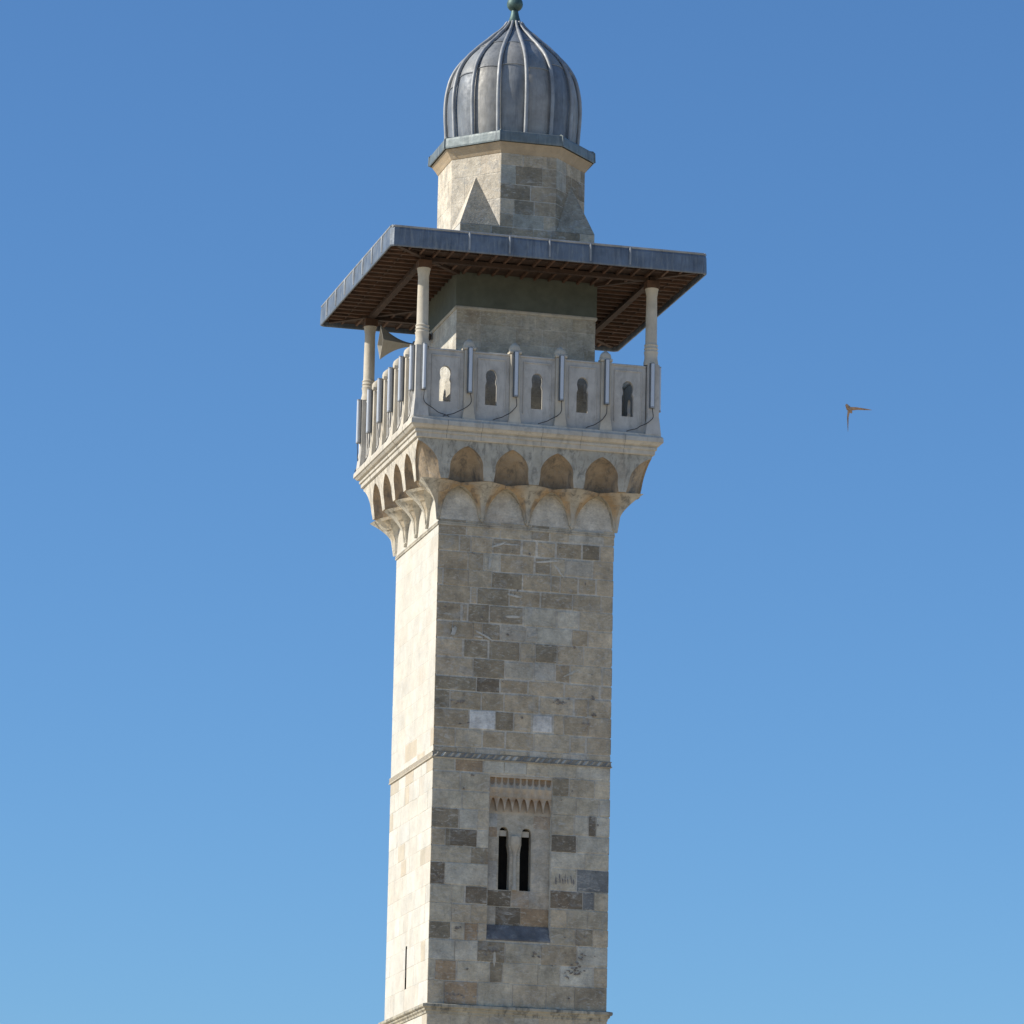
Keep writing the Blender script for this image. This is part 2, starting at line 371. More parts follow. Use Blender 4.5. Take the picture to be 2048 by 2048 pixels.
for i, (u_, z_) in enumerate([(.93,-3.08),(1.03,-3.04),(1.10,-3.08),(1.17,-3.02),(1.24,-3.08),(1.33,-3.05),(1.39,-3.1)]):
    blob(sh, 0, S, u_, z_, .018, .10+.03*(i % 2), .1*(i % 3), (.19,.18,.18), .048)
shaft = sh.build('shaft', ASHLAR, mn, tones=True, fix=False)
shaft.data.materials.append(ASHLAR_PLAIN)
for p_ in shaft.data.polygons:      # left and back faces: cleaner stone, its paleness partly painted sunlight
    if p_.normal.x < -.5 or p_.normal.y > .5: p_.material_index = 1

# string course like a twisted rope, and the lower cornice
sc = MB()
sc.ngon([(S-.02,-.15),(S+.045,-.145),(S+.05,-.125),(S+.02,-.11),(S+.02,-.02),(S+.04,-.01),(S+.035,.005),(S-.02,.02)], 4)
for rot in SIDE:
    n = 25
    for i in range(n):
        u = -S + (i+.5)*2*S/n; a = .070
        p = []
        for z, du in ((-.115, -.035), (-.015, .035)):
            p += [rz((u-a+du, -(S+.01), z), rot), rz((u+du, -(S+.062), z), rot), rz((u+a+du, -(S+.01), z), rot), rz((u, -(S+.0), z), rot)]
        sc.hexa(p)
for q, fc in enumerate(sc.f):
    P_ = sc.v[fc[0]]; front = P_[1] < -S and max(sc.v[i][0] for i in fc) > -S-.02 or P_[0] > S
    sc.t[q] = (.27,.255,.22) if front else (.55,.50,.41)
    if front and q > 31: sc.t[q] = [(.50,.48,.42),(.36,.34,.29),(.24,.23,.21)][int(rng.integers(0, 3))]
sc.build('string_course', ASHLAR_PLAIN, mn, tones=True)
bc = MB()
bc.ngon([(S-.02,-6.56),(S+.03,-6.55),(S+.035,-6.50),(S+.075,-6.465),(S+.085,-6.42),(S+.115,-6.41),(S+.135,-6.39),(S+.135,-6.33),(S+.115,-6.32),(S-.02,-6.29)], 4, seg=12)
bc.build('base_cornice', stone_mat('cornice_stone', (.44,.40,.31), .3, .7, .3, .3, .85, .8), mn)

# slit in the left wall
sl_ = MB()
r1 = SIDE[1]; h = S
u_a, u_b, z_a, z_b = SLIT
def reveal(mb, rot, h, hole, depth, tone=None):
    a, b, c, d = hole
    P = lambda u, o, z: rz((u, -(h-o), z), rot)
    mb.add([P(a,0,c),P(b,0,c),P(b,0,d),P(a,0,d),P(a,depth,c),P(b,depth,c),P(b,depth,d),P(a,depth,d)],
           [(0,1,5,4),(1,2,6,5),(2,3,7,6),(3,0,4,7),(4,5,6,7)], tone)
reveal(sl_, r1, S+.001, SLIT, .55)
sl_.build('arrow_slit', DARK, mn)

# recessed twin lancet window on the front
wn = MB()
DEP = .15
P0 = lambda u, o, z: (u, -(S+o), z)
a, b, c, d = WIN
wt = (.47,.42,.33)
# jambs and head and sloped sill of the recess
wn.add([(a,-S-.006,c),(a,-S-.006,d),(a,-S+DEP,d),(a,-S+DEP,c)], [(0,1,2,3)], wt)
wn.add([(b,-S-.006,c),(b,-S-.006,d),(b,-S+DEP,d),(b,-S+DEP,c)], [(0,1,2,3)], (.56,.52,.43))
wn.add([(a,-S-.006,d),(b,-S-.006,d),(b,-S+DEP,d),(a,-S+DEP,d)], [(0,1,2,3)], wt)
def lancet(x0, x1, z0, z1, zt):
    xm = (x0+x1)/2; hw = (x1-x0)/2; L = [(x0,z0),(x1,z0)]
    L += [(x1, z1)]
    for i in range(1, 8):
        t = i/8; L.append((xm+hw*math.cos(t*PI/2)**.8, z1+(zt-z1)*math.sin(t*PI/2)))
    L.append((xm, zt))
    for i in range(7, 0, -1):
        t = i/8; L.append((xm-hw*math.cos(t*PI/2)**.8, z1+(zt-z1)*math.sin(t*PI/2)))
    L.append((x0, z1)); return L
L1 = [(-.52,-3.37),(-.235,-3.37),(-.225,-2.45),(-.245,-2.30),(-.265,-2.22),(-.265,-2.0)] + lancet(-.52,-.265,-2.0,-1.97,-1.78)[2:]
L2 = [(.035,-3.37),(.325,-3.37),(.325,-2.0)] + lancet(.065,.325,-2.0,-1.97,-1.79)[3:-1] + [(.065,-2.0),(.065,-2.22),(.045,-2.30),(.03,-2.45)]
wn.plate([[(a,c),(b,c),(b,d),(a,d)], L1, L2], -S+DEP, -S+DEP+.25, 0, (.47,.42,.33))
# stones of the recess back
winst = [-1.46,-1.80,-2.05,-2.65,-3.37,-3.80,-4.30]
stones(wn, lambda u,o,z: (u, -(S-DEP+o), z), a, b, winst, lambda u,z: random.choice([(.49,.43,.34),(.43,.35,.26),(.48,.46,.41),(.37,.28,.19)]), None,
       holes=[(-.56,.36,-3.39,-1.76)], prefixed=[(-.82,-.17,-3.76,-3.41,"K"),(.19,.80,-4.27,-3.83,"B"),(-.57,.08,-4.24,-3.87,"K")], lift=.008, gap=.008)
winf = wn.build('window', ASHLAR, mn, tones=True, fix=False)
wd = MB()
wd.box(-.60,.40,-S+DEP+.25,-S+DEP+.9,-3.5,-1.6)
for i in range(0): pass
dk = wd.build('dark_opening', DARK, winf)
ty = MB()
for x0, x1 in ((-.52,-.262),(.062,.325)):
    ty = MB(); ty.box(x0+.035,x1-.035,-S+DEP+.10,-S+DEP+.16,-1.995,-1.855)
    if 0: ty.lathe([(.035,-1.97),(.05,-1.93),(.05,-1.88),(.02,-1.84)], ((x0+x1)/2, -S+DEP+.05), 10)
    ty.build('arch_infill', SLABM, winf)
ml = MB()  # colonette between the openings
ml.lathe([(.07,-3.37),(.07,-3.28),(.05,-3.24),(.048,-2.5),(.05,-2.42),(.10,-2.28),(.13,-2.2),(.13,-2.02)], (-.10, -S+DEP-.005), 14)
ml.build('colonette', MOULD, winf, smooth=True)
si = MB()
si.hexa([(a-.01,-S-.03,-4.655),(b+.01,-S-.03,-4.655),(b-.002,-S+DEP+.01,-4.655),(a+.002,-S+DEP+.01,-4.655),(a-.01,-S-.03,-4.615),(b+.01,-S-.03,-4.615),(b-.002,-S+DEP-.03,-4.26),(a+.002,-S+DEP-.03,-4.26)])
si.build('sloping_sill', stone_mat('blue_black_stained_stone', (.145,.15,.16), .35, .7, .4, .15, .3), winf)
# the height-field builder used for stalactite carving
def field(fn, us, zs, place):
    nu, nz = len(us), len(zs); vs = []
    for z in zs:
        for u in us: vs.append(place(u, z, fn(u, z)))
    fs = [(j*nu+i, j*nu+i+1, (j+1)*nu+i+1, (j+1)*nu+i) for j in range(nz-1) for i in range(nu-1)]
    return vs, fs
def hood(u, z):
    uc = u-(a+b)/2
    if z > -1.05:       # upper row: small fluted arches, then a plain band
        n = .162; q = abs(((uc/n) % 1)-.5)*2; q2 = abs(((uc/.20) % 1)-.5)*2
        if z > -.56: return .004
        if z > -.82: return .004 + .09*max(0, 1-q**2.2)*min(1, (z+.82)/.16)
        return .010 + .045*(1-q2)*min(1, (-.82-z)/.12)
    n = .20; q = abs(((uc/n) % 1)-.5)*2     # lower row: long pendants between pointed niches
    lim = -1.07 - .35*(q**2.0)
    if z > lim: return .035 + .03*(1-q)
    return .148
us = np.linspace(a, b, 260); zs = np.linspace(-1.46, -.50, 160)
vs, fs = field(hood, us, zs, lambda u, z, dd: (u, -S+dd, z))
hm = MB(); hm.add(vs, fs)
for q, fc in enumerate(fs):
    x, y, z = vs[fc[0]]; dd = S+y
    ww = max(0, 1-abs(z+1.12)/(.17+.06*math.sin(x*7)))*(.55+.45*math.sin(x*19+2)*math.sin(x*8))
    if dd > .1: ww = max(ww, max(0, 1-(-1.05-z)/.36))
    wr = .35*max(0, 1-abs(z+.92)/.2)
    if z > -.82 and dd > .05: ww = max(ww, .7)  # flute hollows painted darker to deepen their shade, besides the stains
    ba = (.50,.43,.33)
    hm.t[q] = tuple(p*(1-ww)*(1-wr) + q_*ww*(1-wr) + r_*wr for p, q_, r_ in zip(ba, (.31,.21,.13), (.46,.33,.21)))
hm.build('stalactite_hood', stone_mat('stained_shaded_stone', None, .25, .4, .2, .6, .15), winf, fix=False, tones=True)

# corbelling: two tiers of carved niches, rows sampled so that the arch edges stay clean
def cor_P(z): return 3.075 + (z-7.84)*.135/0.97
def place_c(rot, P, u, e):
    ua = P-.86; t = min(1, max(0, (abs(u)-ua)/(P-ua))); sg = math.copysign(1, u)
    return lambda z: rz((u-sg*t*e, -(P-e), z), rot)
NI, NP = 22, 3
def rowA(z):
    P = cor_P(z); out = []
    def arch(hw, ht):
        if z < 7.22: return hw + .035*max(0, (7.12-z)/.25)**1.5
        t = (z-7.22)/ht; return hw*(1-t**1.9)**.75 if t < 1 else 0.0
    w1, wc = arch(.43, .49), arch(.48, .55)
    def dep(du, w_, hw, corner=False):
        if w_ <= 0: return 0
        dm = .50 if z < 7.08 else .50-.36*((z-7.08)/.64)**1.2
        if corner: dm *= .46
        if corner: return .05 + dm*max(0, 1-du/w_)*(w_/hw)**.5
        return .05 + dm*math.sqrt(max(0, 1-(du/w_)**2))*(w_/hw)**.5
    half = []     # from u=0 outwards: pier, niche, pier, niche, pier, corner niche
    cur = 0.0
    for c in (.59, 1.77):
        half += [(cur+(c-w1-cur)*k/NP, 0.0) for k in range(NP+1)]
        half += [(c+w1*math.sin(-PI/2+PI*k/NI), dep(w1*math.sin(-PI/2+PI*k/NI), w1, .43)) for k in range(NI+1)]
        cur = c+w1
    half += [(cur+(P-wc-cur)*k/NP, 0.0) for k in range(NP+1)]
    half += [(P-wc*math.cos(PI/2*k/14), dep(wc*math.cos(PI/2*k/14), wc, .48, True)) for k in range(15)]
    return P, [(-u, e) for u, e in reversed(half)] + half
def rowB(z):
    P = 2.94; E = .644
    if z > 6.80: fr = 1.0
    elif z > 6.22:
        q = min(1.0, (z-6.22)/.58); fr = .20 + .80*(1-(1-q**1.35)**.60)
    elif z > 6.02: fr = .11+.09*(z-6.02)/.20
    else: fr = .11*max(0.02, (z-5.92)/.10)
    def xe2u(x): return x if x <= 2.08 else 2.08+(x-2.08)*(.86/.36)
    bd = (.13+.485*((z-6.30)/.57)**1.55) if z > 6.30 else (.13-.05*(6.30-z)/.38)
    half = []
    cents = [0, 1.18, 2.44]
    def pend(a0, a1, c, w_):     # samples of a pendant body between a0..a1
        o = []
        for k in range(15):
            x = a0+(a1-a0)*k/14; rr = min(1, abs(x-c)/max(w_, 1e-4)); d_ = bd*(1-(.30+.22*max(0, (z-6.5)/.37))*rr**1.6)
            if fr < .5 and rr > .45 and z > 6.02: d_ -= .022
            o.append((xe2u(x), .64-d_))
        return o
    g0, g1 = .59, .63
    half += pend(0, g0*fr, 0, g0*fr)
    half += [(g0*fr+(1.18-g0*fr-g0*fr)*k/6, E) for k in range(7)]
    half += pend(1.18-g0*fr, 1.18, 1.18, g0*fr) + pend(1.18, 1.18+g1*fr, 1.18, g1*fr)
    a0, a1 = 1.18+g1*fr, 2.44-g1*fr
    half += [(xe2u(a0+(a1-a0)*k/12), E) for k in range(13)]
    half += pend(2.44-g1*fr, 2.44, 2.44, g1*fr)
    return P, [(-u, e) for u, e in reversed(half)] + half
zA = [6.872, 6.873]+list(np.linspace(6.90, 7.20, 8))+list(np.linspace(7.22, 7.775, 34))+[7.79, 7.84]
zB = list(np.linspace(5.92, 6.22, 14))+list(np.linspace(6.225, 6.80, 36))+[6.83, 6.868]
def tier(zl, rowf, cap_low, name):
    cb = MB()
    for k, rot in enumerate(SIDE):
        rows = [(z,)+rowf(z) for z in zl]
        z0, P0_, r0_ = rows[0]; z1, P1_, r1_ = rows[-1]
        if cap_low: rows = [(z0-.003, P0_, [(u, max(e, .03)) for u, e in r0_]), (z0-.002, P0_, [(u, .66) for u, e in r0_])] + rows
        else: rows = rows + [(z1+.001, P1_, [(u, .66) for u, e in r1_])]
        vs = []; nu = len(rows[0][2])
        for z, P, rw in rows: vs += [place_c(rot, P, u, e)(z) for u, e in rw]
        fs = [(j*nu+i, j*nu+i+1, (j+1)*nu+i+1, (j+1)*nu+i) for j in range(len(rows)-1) for i in range(nu-1)]
        cb.add(vs, fs); grimy_shaded = k in (0, 3)  # front and right tones darker: grime plus painted shade
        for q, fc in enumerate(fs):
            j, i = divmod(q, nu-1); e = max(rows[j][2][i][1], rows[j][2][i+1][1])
            if cap_low: tn = ((.42,.405,.35) if grimy_shaded else (.56,.51,.42)) if e < .03 else (.375,.295,.205)
            elif e > .62: tn = (.43,.385,.30) if grimy_shaded else (.55,.52,.45)
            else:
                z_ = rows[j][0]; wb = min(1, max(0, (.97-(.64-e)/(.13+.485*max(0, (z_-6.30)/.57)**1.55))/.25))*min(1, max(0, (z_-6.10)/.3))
                ca, cb_ = ((.47,.435,.36), (.41,.295,.175)) if grimy_shaded else ((.56,.52,.43), (.53,.45,.33))
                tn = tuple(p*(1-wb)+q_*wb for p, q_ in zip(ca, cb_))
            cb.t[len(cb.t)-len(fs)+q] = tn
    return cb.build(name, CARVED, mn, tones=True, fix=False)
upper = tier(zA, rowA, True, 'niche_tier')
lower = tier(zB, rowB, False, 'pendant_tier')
cm = MB(); cm.ngon([(S-.02,5.80),(S+.03,5.81),(S+.035,5.85),(S+.018,5.86),(S+.03,5.875),(S+.03,5.90),(S-.02,5.915)], 4)
cm.build('thin_moulding', CARVED, mn, tones=True)

# balcony slab and its cornice
sb = MB()
prof = [(S-.3,7.842),(3.10,7.842),(3.13,7.86),(3.135,7.965),(3.17,7.975),(3.175,8.03),(3.155,8.045),(3.16,8.065),(3.225,8.08),(3.27,8.13),(3.275,8.15),(3.305,8.155),(3.30,8.27),(3.28,8.30),(3.25,8.325),(3.24,8.37),(1.5,8.37)]
sb.ngon(prof, 4, seg=10)
slab = sb.build('balcony_slab', SLABM, mn)
# vertical joints of the slab cornice

for k, rot in enumerate(SIDE):
    for x in (-2.35+.35*k, -1.45+.1*k, .12, 1.15, 2.3):
        js = MB(); pj = [(3.0, 7.85)] + [(h_+.004, z_) for h_, z_ in prof[2:-3]] + [(3.0, 8.30)]; n_ = len(pj); jw = .006 if k % 2 else .005
        js.add([rz((x-jw, -h_, z_), rot) for h_, z_ in pj] + [rz((x+jw, -h_, z_), rot) for h_, z_ in pj],
               [tuple(range(n_)), tuple(range(2*n_-1, n_-1, -1))] + [(i, (i+1) % n_, n_+(i+1) % n_, n_+i) for i in range(n_)])
        js.build('open_joint', LEDGE, slab)

# parapet: 5 pierced panels and posts on every side
YP = 3.08     # outer plane of panels
ZB, ZT = 8.365, 10.14
def keyhole(xc):
    hw = .155; L = [(xc-hw, 8.82), (xc+hw, 8.82), (xc+hw, 9.34), (xc+hw*.80, 9.42)]
    for i in range(13):
        t = -.42 + (PI+.84)*i/12; L.append((xc+.150*math.cos(t), 9.57+.185*math.sin(t)))
    L += [(xc-hw*.80, 9.42), (xc-hw, 9.34)]; return L
def panel(xc, rot):
    m = MB(); x0, x1 = xc-.47, xc+.47
    m.plate([[(x0,ZB),(x1,ZB),(x1,ZT),(x0,ZT)], keyhole(xc)], -YP, -YP+.11, rot)
    for q in (x0+.10, x1-.135):                   # raised borders
        m.bbox(q, q+.035, -YP-.022, -YP+.01, ZB+.30, ZT-.14, rot, .008)
    m.bbox(x0+.10, x1-.10, -YP-.022, -YP+.01, ZT-.139, ZT-.10, rot, .008)
    m.bbox(x0, x1, -YP-.03, -YP+.13, ZT+.001, ZT+.05, rot, .012)
    return m
def post(xc, rot):
    m = MB(); y0 = -YP-.10
    m.bbox(xc-.125, xc+.125, y0, -YP+.15, ZB, 10.20, rot, .02)
    m.bbox(xc-.155, xc+.155, y0-.03, -YP+.17, 10.201, 10.27, rot, .015)
    cx, cy, _ = rz((xc, -YP+.03, 0), rot)
    m.lathe([(.15,10.271),(.155,10.33),(.13,10.41),(.08,10.46),(.03,10.50),(.0,10.52)], (cx, cy), 16)
    # wedge shaped foot
    m.hexa([rz(q, rot) for q in [(xc-.17,y0-.03,ZB),(xc+.17,y0-.03,ZB),(xc+.17,-YP+.0,ZB),(xc-.17,-YP+.0,ZB),
            (xc-.10,y0-.004,ZB+.48),(xc+.10,y0-.004,ZB+.48),(xc+.10,-YP+.0,ZB+.48),(xc-.10,-YP+.0,ZB+.48)]])
    return m
for rot in SIDE:
    for i in range(5):
        panel(-2.4+1.2*i, rot).build('parapet_panel', PALE, slab)
    for i in range(1, 5):
        post(-3.0+1.2*i, rot).build('parapet_post', COLM, slab, smooth=True)
for sx in (-1, 1):
    for sy in (-1, 1):   # corner posts
        m = MB(); m.box(sx*3.05-.15, sx*3.05+.15, sy*3.05-.15, sy*3.05+.15, ZB, 10.22)
        m.hexa([(sx*3.05-.20,sy*3.05-.20,ZB),(sx*3.05+.20,sy*3.05-.20,ZB),(sx*3.05+.20,sy*3.05+.20,ZB),(sx*3.05-.20,sy*3.05+.20,ZB),
                (sx*3.05-.155,sy*3.05-.155,ZB+.45),(sx*3.05+.155,sy*3.05-.155,ZB+.45),(sx*3.05+.155,sy*3.05+.155,ZB+.45),(sx*3.05-.155,sy*3.05+.155,ZB+.45)])
        m.build('corner_post', PALE, slab)
        c = MB(); r = .150
        c.lathe([(.19,10.221),(.19,10.30),(.175,10.36),(.165,10.44),(.175,10.54),(.185,10.58),(.165,10.60),(.165,10.64),(.185,10.66),(.165,10.69),(.165,10.73),(.182,10.75),(.155,10.79),(r,10.82),(r-.004,11.5),(r-.012,12.05),(r+.0,12.12),(.17,12.24),(.175,12.26)], (sx*3.02, sy*3.02), 20)
        c.build('column', COLM, mn, smooth=True)
        q = MB(); q.box(sx*3.02-.17, sx*3.02+.17, sy*3.02-.17, sy*3.02+.17, 12.261, 12.454)
        q.build('capital', WOODL, mn)

# inner core of the balcony with its green band
co = MB(); CH = 1.85
for rot in SIDE: wall_with_hole(co, rot, CH, 8.0, 13.3, None, MORT)
cc_ = [11.68,11.25,10.80,10.35,9.90,9.45,9.0,8.55,8.37]
for k, rot in enumerate(SIDE):
    stones(co, xf_side(rot, CH), -CH, CH, cc_, (lambda u,z: random.choice([(.46,.42,.34),(.42,.375,.29),(.50,.465,.38)])) if k in (0,3) else pick_side, None, lift=.006, gap=.005)
core = co.build('balcony_core', ASHLAR, mn, tones=True, fix=False)
gb = MB(); gb.ngon([(CH-.02,11.69),(CH+.025,11.70),(CH+.03,12.7),(CH-.02,12.71)], 4)
gb.build('green_band', GREEN, core)
gm = MB(); gm.ngon([(CH-.02,11.60),(CH+.03,11.61),(CH+.045,11.66),(CH+.03,11.695),(CH-.02,11.698)], 4)
gm.build('band_moulding', MOULD, core)

# canopy roof
RH = 4.163; ZE0, ZE1 = 12.47, 12.98
def rsq(h, z, cfr=.10):   # square ring with cut corners
    pts = []
    for sx, sy in ((-1,-1),(1,-1),(1,1),(-1,1)):
        A = (sx*h, sy*(h-cfr), z); B = (sx*(h-cfr), sy*h, z)
        pts += [A, B] if (sx*sy > 0) else [B, A]
    return pts
def ringmesh(mb, prof, cfr=.10, closed=False):
    vs = []
    for h, z in prof: vs += rsq(h, z, cfr)
    m = len(prof); last = m if closed else m-1
    mb.add(vs, [(i*8+k, i*8+(k+1)%8, ((i+1)%m)*8+(k+1)%8, ((i+1)%m)*8+k) for i in range(last) for k in range(8)])
rf = MB(); ringmesh(rf, [(RH-.045,ZE0+.03),(RH-.035,ZE0-.002),(RH-.004,ZE0),(RH+.004,ZE0+.03),(RH,ZE0+.25),(RH-.004,ZE1-.07),(RH-.02,ZE1-.02),(RH-.07,ZE1+.008),(1.80,13.38),(1.80,13.30),(RH-.045,12.93)], .09, True)
roof = rf.build('canopy_roof', LEADEDGE, mn)
rl = 0
for k, rot in enumerate(SIDE):
    offs = [-3.2,-2.13,-1.06,0,1.05,2.11,3.2] if k else [-2.13,-1.06,-.01,1.05,2.11]
    for x in offs:
        m = MB(); x += rng.uniform(-.015, .015)
        pts = [rz(q, rot) for q in [(x,-RH-.006,ZE0+.06),(x,-RH-.008,ZE0+.3),(x,-RH-.004,ZE1-.05),(x,-RH+.03,ZE1+.0),(x,-RH+.10,ZE1+.025),(x,-max(1.85,abs(x)+.1),13.38-.0*abs(x) if abs(x)<1.7 else ZE1+(RH-abs(x)-.1)*.171+.01)]]
        m.tube(pts, [.026,.030,.032,.036,.032,.03], 8, ref=rz((1,0,0), rot))
        m.build('lead_roll', LEADROLL, roof, smooth=True)
for sx in (-1,1):
    for sy in (-1,1):
        m = MB(); m.tube([(sx*(RH-.05),sy*(RH-.05),ZE1+.01),(sx*1.8,sy*1.8,13.4)], .035, 8)
        m.build('hip_roll', LEADROLL, roof, smooth=True)
for rot in SIDE:
    m = MB(); m.tube([rz((x_, -RH+.035, ZE1+.012), rot) for x_ in (-RH+.1, 0, RH-.1)], .034, 8, ref=(0,0,1)); m.build('edge_roll', LEADROLL, roof, smooth=True)
# soffit: boards, rafters, hip beams and ring beam
sf = MB(); sf.box(-RH+.05, RH-.05, -RH+.05, RH-.05, 12.60, 12.66)
soff = sf.build('soffit_boards', WOOD, roof)

for rot in SIDE:
    nx = 22
    for i in range(nx):
        x = -3.95 + 7.9*i/(nx-1) + rng.uniform(-.02,.02); yin = max(CH+.04, abs(x)+.03); jz = rng.uniform(-.01,.01)
        if yin > 3.9: continue
        bt = MB(); bt.box(x-.028, x+.028, -4.02, -yin, 12.535+jz, 12.602, rot); bt.build('rafter', WOODL, soff)
    for h in (3.6,):
        bt = MB(); bt.box(-h, h, -h-.02, -h+.02, 12.57, 12.601, rot); bt.build('batten', WOOD, soff)

for rot in SIDE:
    rb = MB(); rb.box(-3.12+.001, 2.92, -3.10, -2.94, 12.455, 12.56, rot)
    rb.build('ring_beam', WOOD, soff)

for k, rot in enumerate(SIDE):
    hb = MB(); hb.box(CH+.75, 5.55, -.06, .06, 12.52, 12.60, rot+PI/4)
    hb.build('hip_beam', WOOD, soff)

# drum: square base broached to an octagon
dr = MB(); A = 1.80; V = A*math.tan(PI/8)
dr.ngon([(A,13.2),(A,13.93)], 4, tone=MORT)
dr.ngon([(A,13.90),(A-.004,15.99)], 8, tone=MORT)
def xf_oct(k, aa): return lambda u, o, z: rz((u, -(aa+o), z), -k*PI/4)
dcs = [15.98,15.60,15.10,14.68,14.30,13.94]
for k in range(8):
    dark = k in (0, 7, 6, 5)  # faces turned from the sun get darker stones, shade painted in
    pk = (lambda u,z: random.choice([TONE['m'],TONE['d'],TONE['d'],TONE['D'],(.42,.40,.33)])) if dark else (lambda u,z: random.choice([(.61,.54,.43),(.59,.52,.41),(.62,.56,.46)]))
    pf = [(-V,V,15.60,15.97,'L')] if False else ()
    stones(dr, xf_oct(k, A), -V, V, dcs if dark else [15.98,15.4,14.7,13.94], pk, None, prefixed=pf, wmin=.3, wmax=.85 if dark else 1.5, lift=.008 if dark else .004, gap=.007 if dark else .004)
for k, rot in enumerate(SIDE):
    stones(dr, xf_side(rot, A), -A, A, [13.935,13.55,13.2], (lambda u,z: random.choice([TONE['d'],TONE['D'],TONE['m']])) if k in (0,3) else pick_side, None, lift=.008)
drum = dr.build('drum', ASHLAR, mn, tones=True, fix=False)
for k, rot in enumerate(SIDE):
    m = MB(); c0 = (-A-.004, -A-.004, 13.937); d0 = (-V-.02, -A-.006, 13.937); e0 = (-A-.006, -V-.02, 13.937)
    s_ = A/math.sqrt(2)+.004; ap = (-s_, -s_, 15.36)
    P = [rz(q, rot) for q in (c0, d0, ap, e0)]
    gr_, cr_ = (.36,.32,.245), (.60,.53,.42)  # grey for facets away from the sun, cream for lit ones, painted in
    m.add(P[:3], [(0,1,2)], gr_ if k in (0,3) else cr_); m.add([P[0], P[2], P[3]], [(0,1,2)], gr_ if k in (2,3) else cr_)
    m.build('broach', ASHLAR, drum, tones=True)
dc = MB()
dc.ngon([(A-.02,15.90),(A+.02,15.93),(A+.05,15.98),(A+.06,16.0),(A+.13,16.10),(A+.17,16.15),(A+.18,16.175),(A-.02,16.18)], 8)
dc.build('drum_cornice', stone_mat('warm_cornice_stone', (.48,.375,.25), .1, .3, .15, .4, .1, .3), drum)
dl = MB()
dl.ngon([(2.005,16.182),(2.035,16.182),(2.04,16.22),(2.035,16.40),(2.02,16.455),(1.99,16.475),(1.70,16.53),(1.6,16.3)], 8, seg=5)
for k in range(8):
    xx = 2.045*math.tan(PI/8); x, y, _ = rz((xx, -2.045, 0), -k*PI/4)
    dl.tube([(x,y,16.19),(x*.995,y*.995,16.44),(x*.975,y*.975,16.485),(x*.86,y*.86,16.53)], .022, 8)
leddg = dl.build('lead_cornice', lead_mat('green_tinged_lead', (.17,.20,.20), .6, .5, .3), drum)

# onion dome
pr = [(1.74,16.48),(1.775,16.75),(1.79,17.0),(1.815,17.35),(1.82,17.65),(1.80,17.95),(1.755,18.2),(1.69,18.45),(1.57,18.70),(1.40,18.94),(1.215,19.13),(1.02,19.31),(.80,19.49),(.60,19.67),(.45,19.79),(.335,19.91),(.25,20.0),(.18,20.12)]
pr = [(r_-.072*min(1, r_/1.2), z_) for r_, z_ in pr]
pz = np.array([q[1] for q in pr]); prr = np.array([q[0] for q in pr])
# smooth the profile with a Catmull-Rom resample
def cat(pts, n):
    out = []; P = [pts[0]] + pts + [pts[-1]]
    for i in range(1, len(P)-2):
        for j in range(n):
            t = j/n; q = []
            for d_ in (0,1):
                p0,p1,p2,p3 = P[i-1][d_],P[i][d_],P[i+1][d_],P[i+2][d_]
                q.append(.5*(2*p1+(p2-p0)*t+(2*p0-5*p1+4*p2-p3)*t*t+(3*p1-p0-3*p2+p3)*t**3))
            out.append(tuple(q))
    out.append(pts[-1]); return out
dp = cat(pr, 5)
NR = 15; view_az = math.atan2(-111.84, -28.7)      # direction from the axis to the viewer
ribs = [view_az + math.radians(-12.5 + 24*k) for k in range(NR)]
# gores
NG = 16
zsm = [[rng.uniform(17.9, 18.6), rng.uniform(19.2,19.35)] for _ in range(NR)]
vs = []; K = NR*NG
for r, z in dp:
    for g_ in range(NR):
        for i in range(NG):
            t = i/NG; az = ribs[0] + 2*PI*(g_+t)/NR
            puff = .045*math.sin(PI*t)**.8*min(1, r/1.2)
            step = sum(.010 for q in zsm[g_] if z < q and z > q-5)
            rr = r - .02 + puff - .012*sum(1 for q in zsm[g_] if z < q) + .004*math.sin(3*z+g_)
            vs.append((rr*math.cos(az), rr*math.sin(az), z))
fs = [(i*K+k, i*K+(k+1)%K, (i+1)*K+(k+1)%K, (i+1)*K+k) for i in range(len(dp)-1) for k in range(K)]
dm = MB(); dm.add(vs, fs)
gt = [[(k_*t_[0], k_*t_[1], k_*t_[2]) for t_, k_ in zip((rng.permutation([(.28,.275,.26),(.215,.225,.23),(.155,.175,.20)]).tolist()), rng.uniform(.85, 1.15, 3))] for _ in range(NR)]
for q, fc in enumerate(fs):
    i, k = divmod(q, K); g_ = k//NG; z = dp[i][1]
    dm.t[q] = tuple(gt[g_][0 if z < zsm[g_][0] else 1 if z < zsm[g_][1] else 2])
dome = dm.build('dome', LEAD, mn, smooth=True, tones=True)
for g_ in range(NR):     # lap seams of each gore
    for zq in zsm[g_]:
        m = MB()
        rr0 = np.interp(zq, pz, prr); pts = []
        for i in range(1, 16):
            t = i/16; az = ribs[0]+2*PI*(g_+t)/NR; puff = .045*math.sin(PI*t)**.8*min(1, rr0/1.2)
            pts.append(((rr0-.022+puff)*math.cos(az), (rr0-.022+puff)*math.sin(az), zq+.02*math.sin(PI*t)))
        m.tube(pts, .010, 6)
        m.build('lap_seam', LEADROLL, dome, smooth=True)
for az in ribs:
    pts = []; rr = []
    for r, z in dp[::2]:
        o = .040; pts.append(((r+o)*math.cos(az), (r+o)*math.sin(az), z)); rr.append(.052 if r > .6 else .026+.026*r/.6)
    m = MB(); m.tube(pts, rr, 10, ref=(-math.sin(az), math.cos(az), 0)); m.build('rib', LEADROLL, dome, smooth=True)
fn = MB()
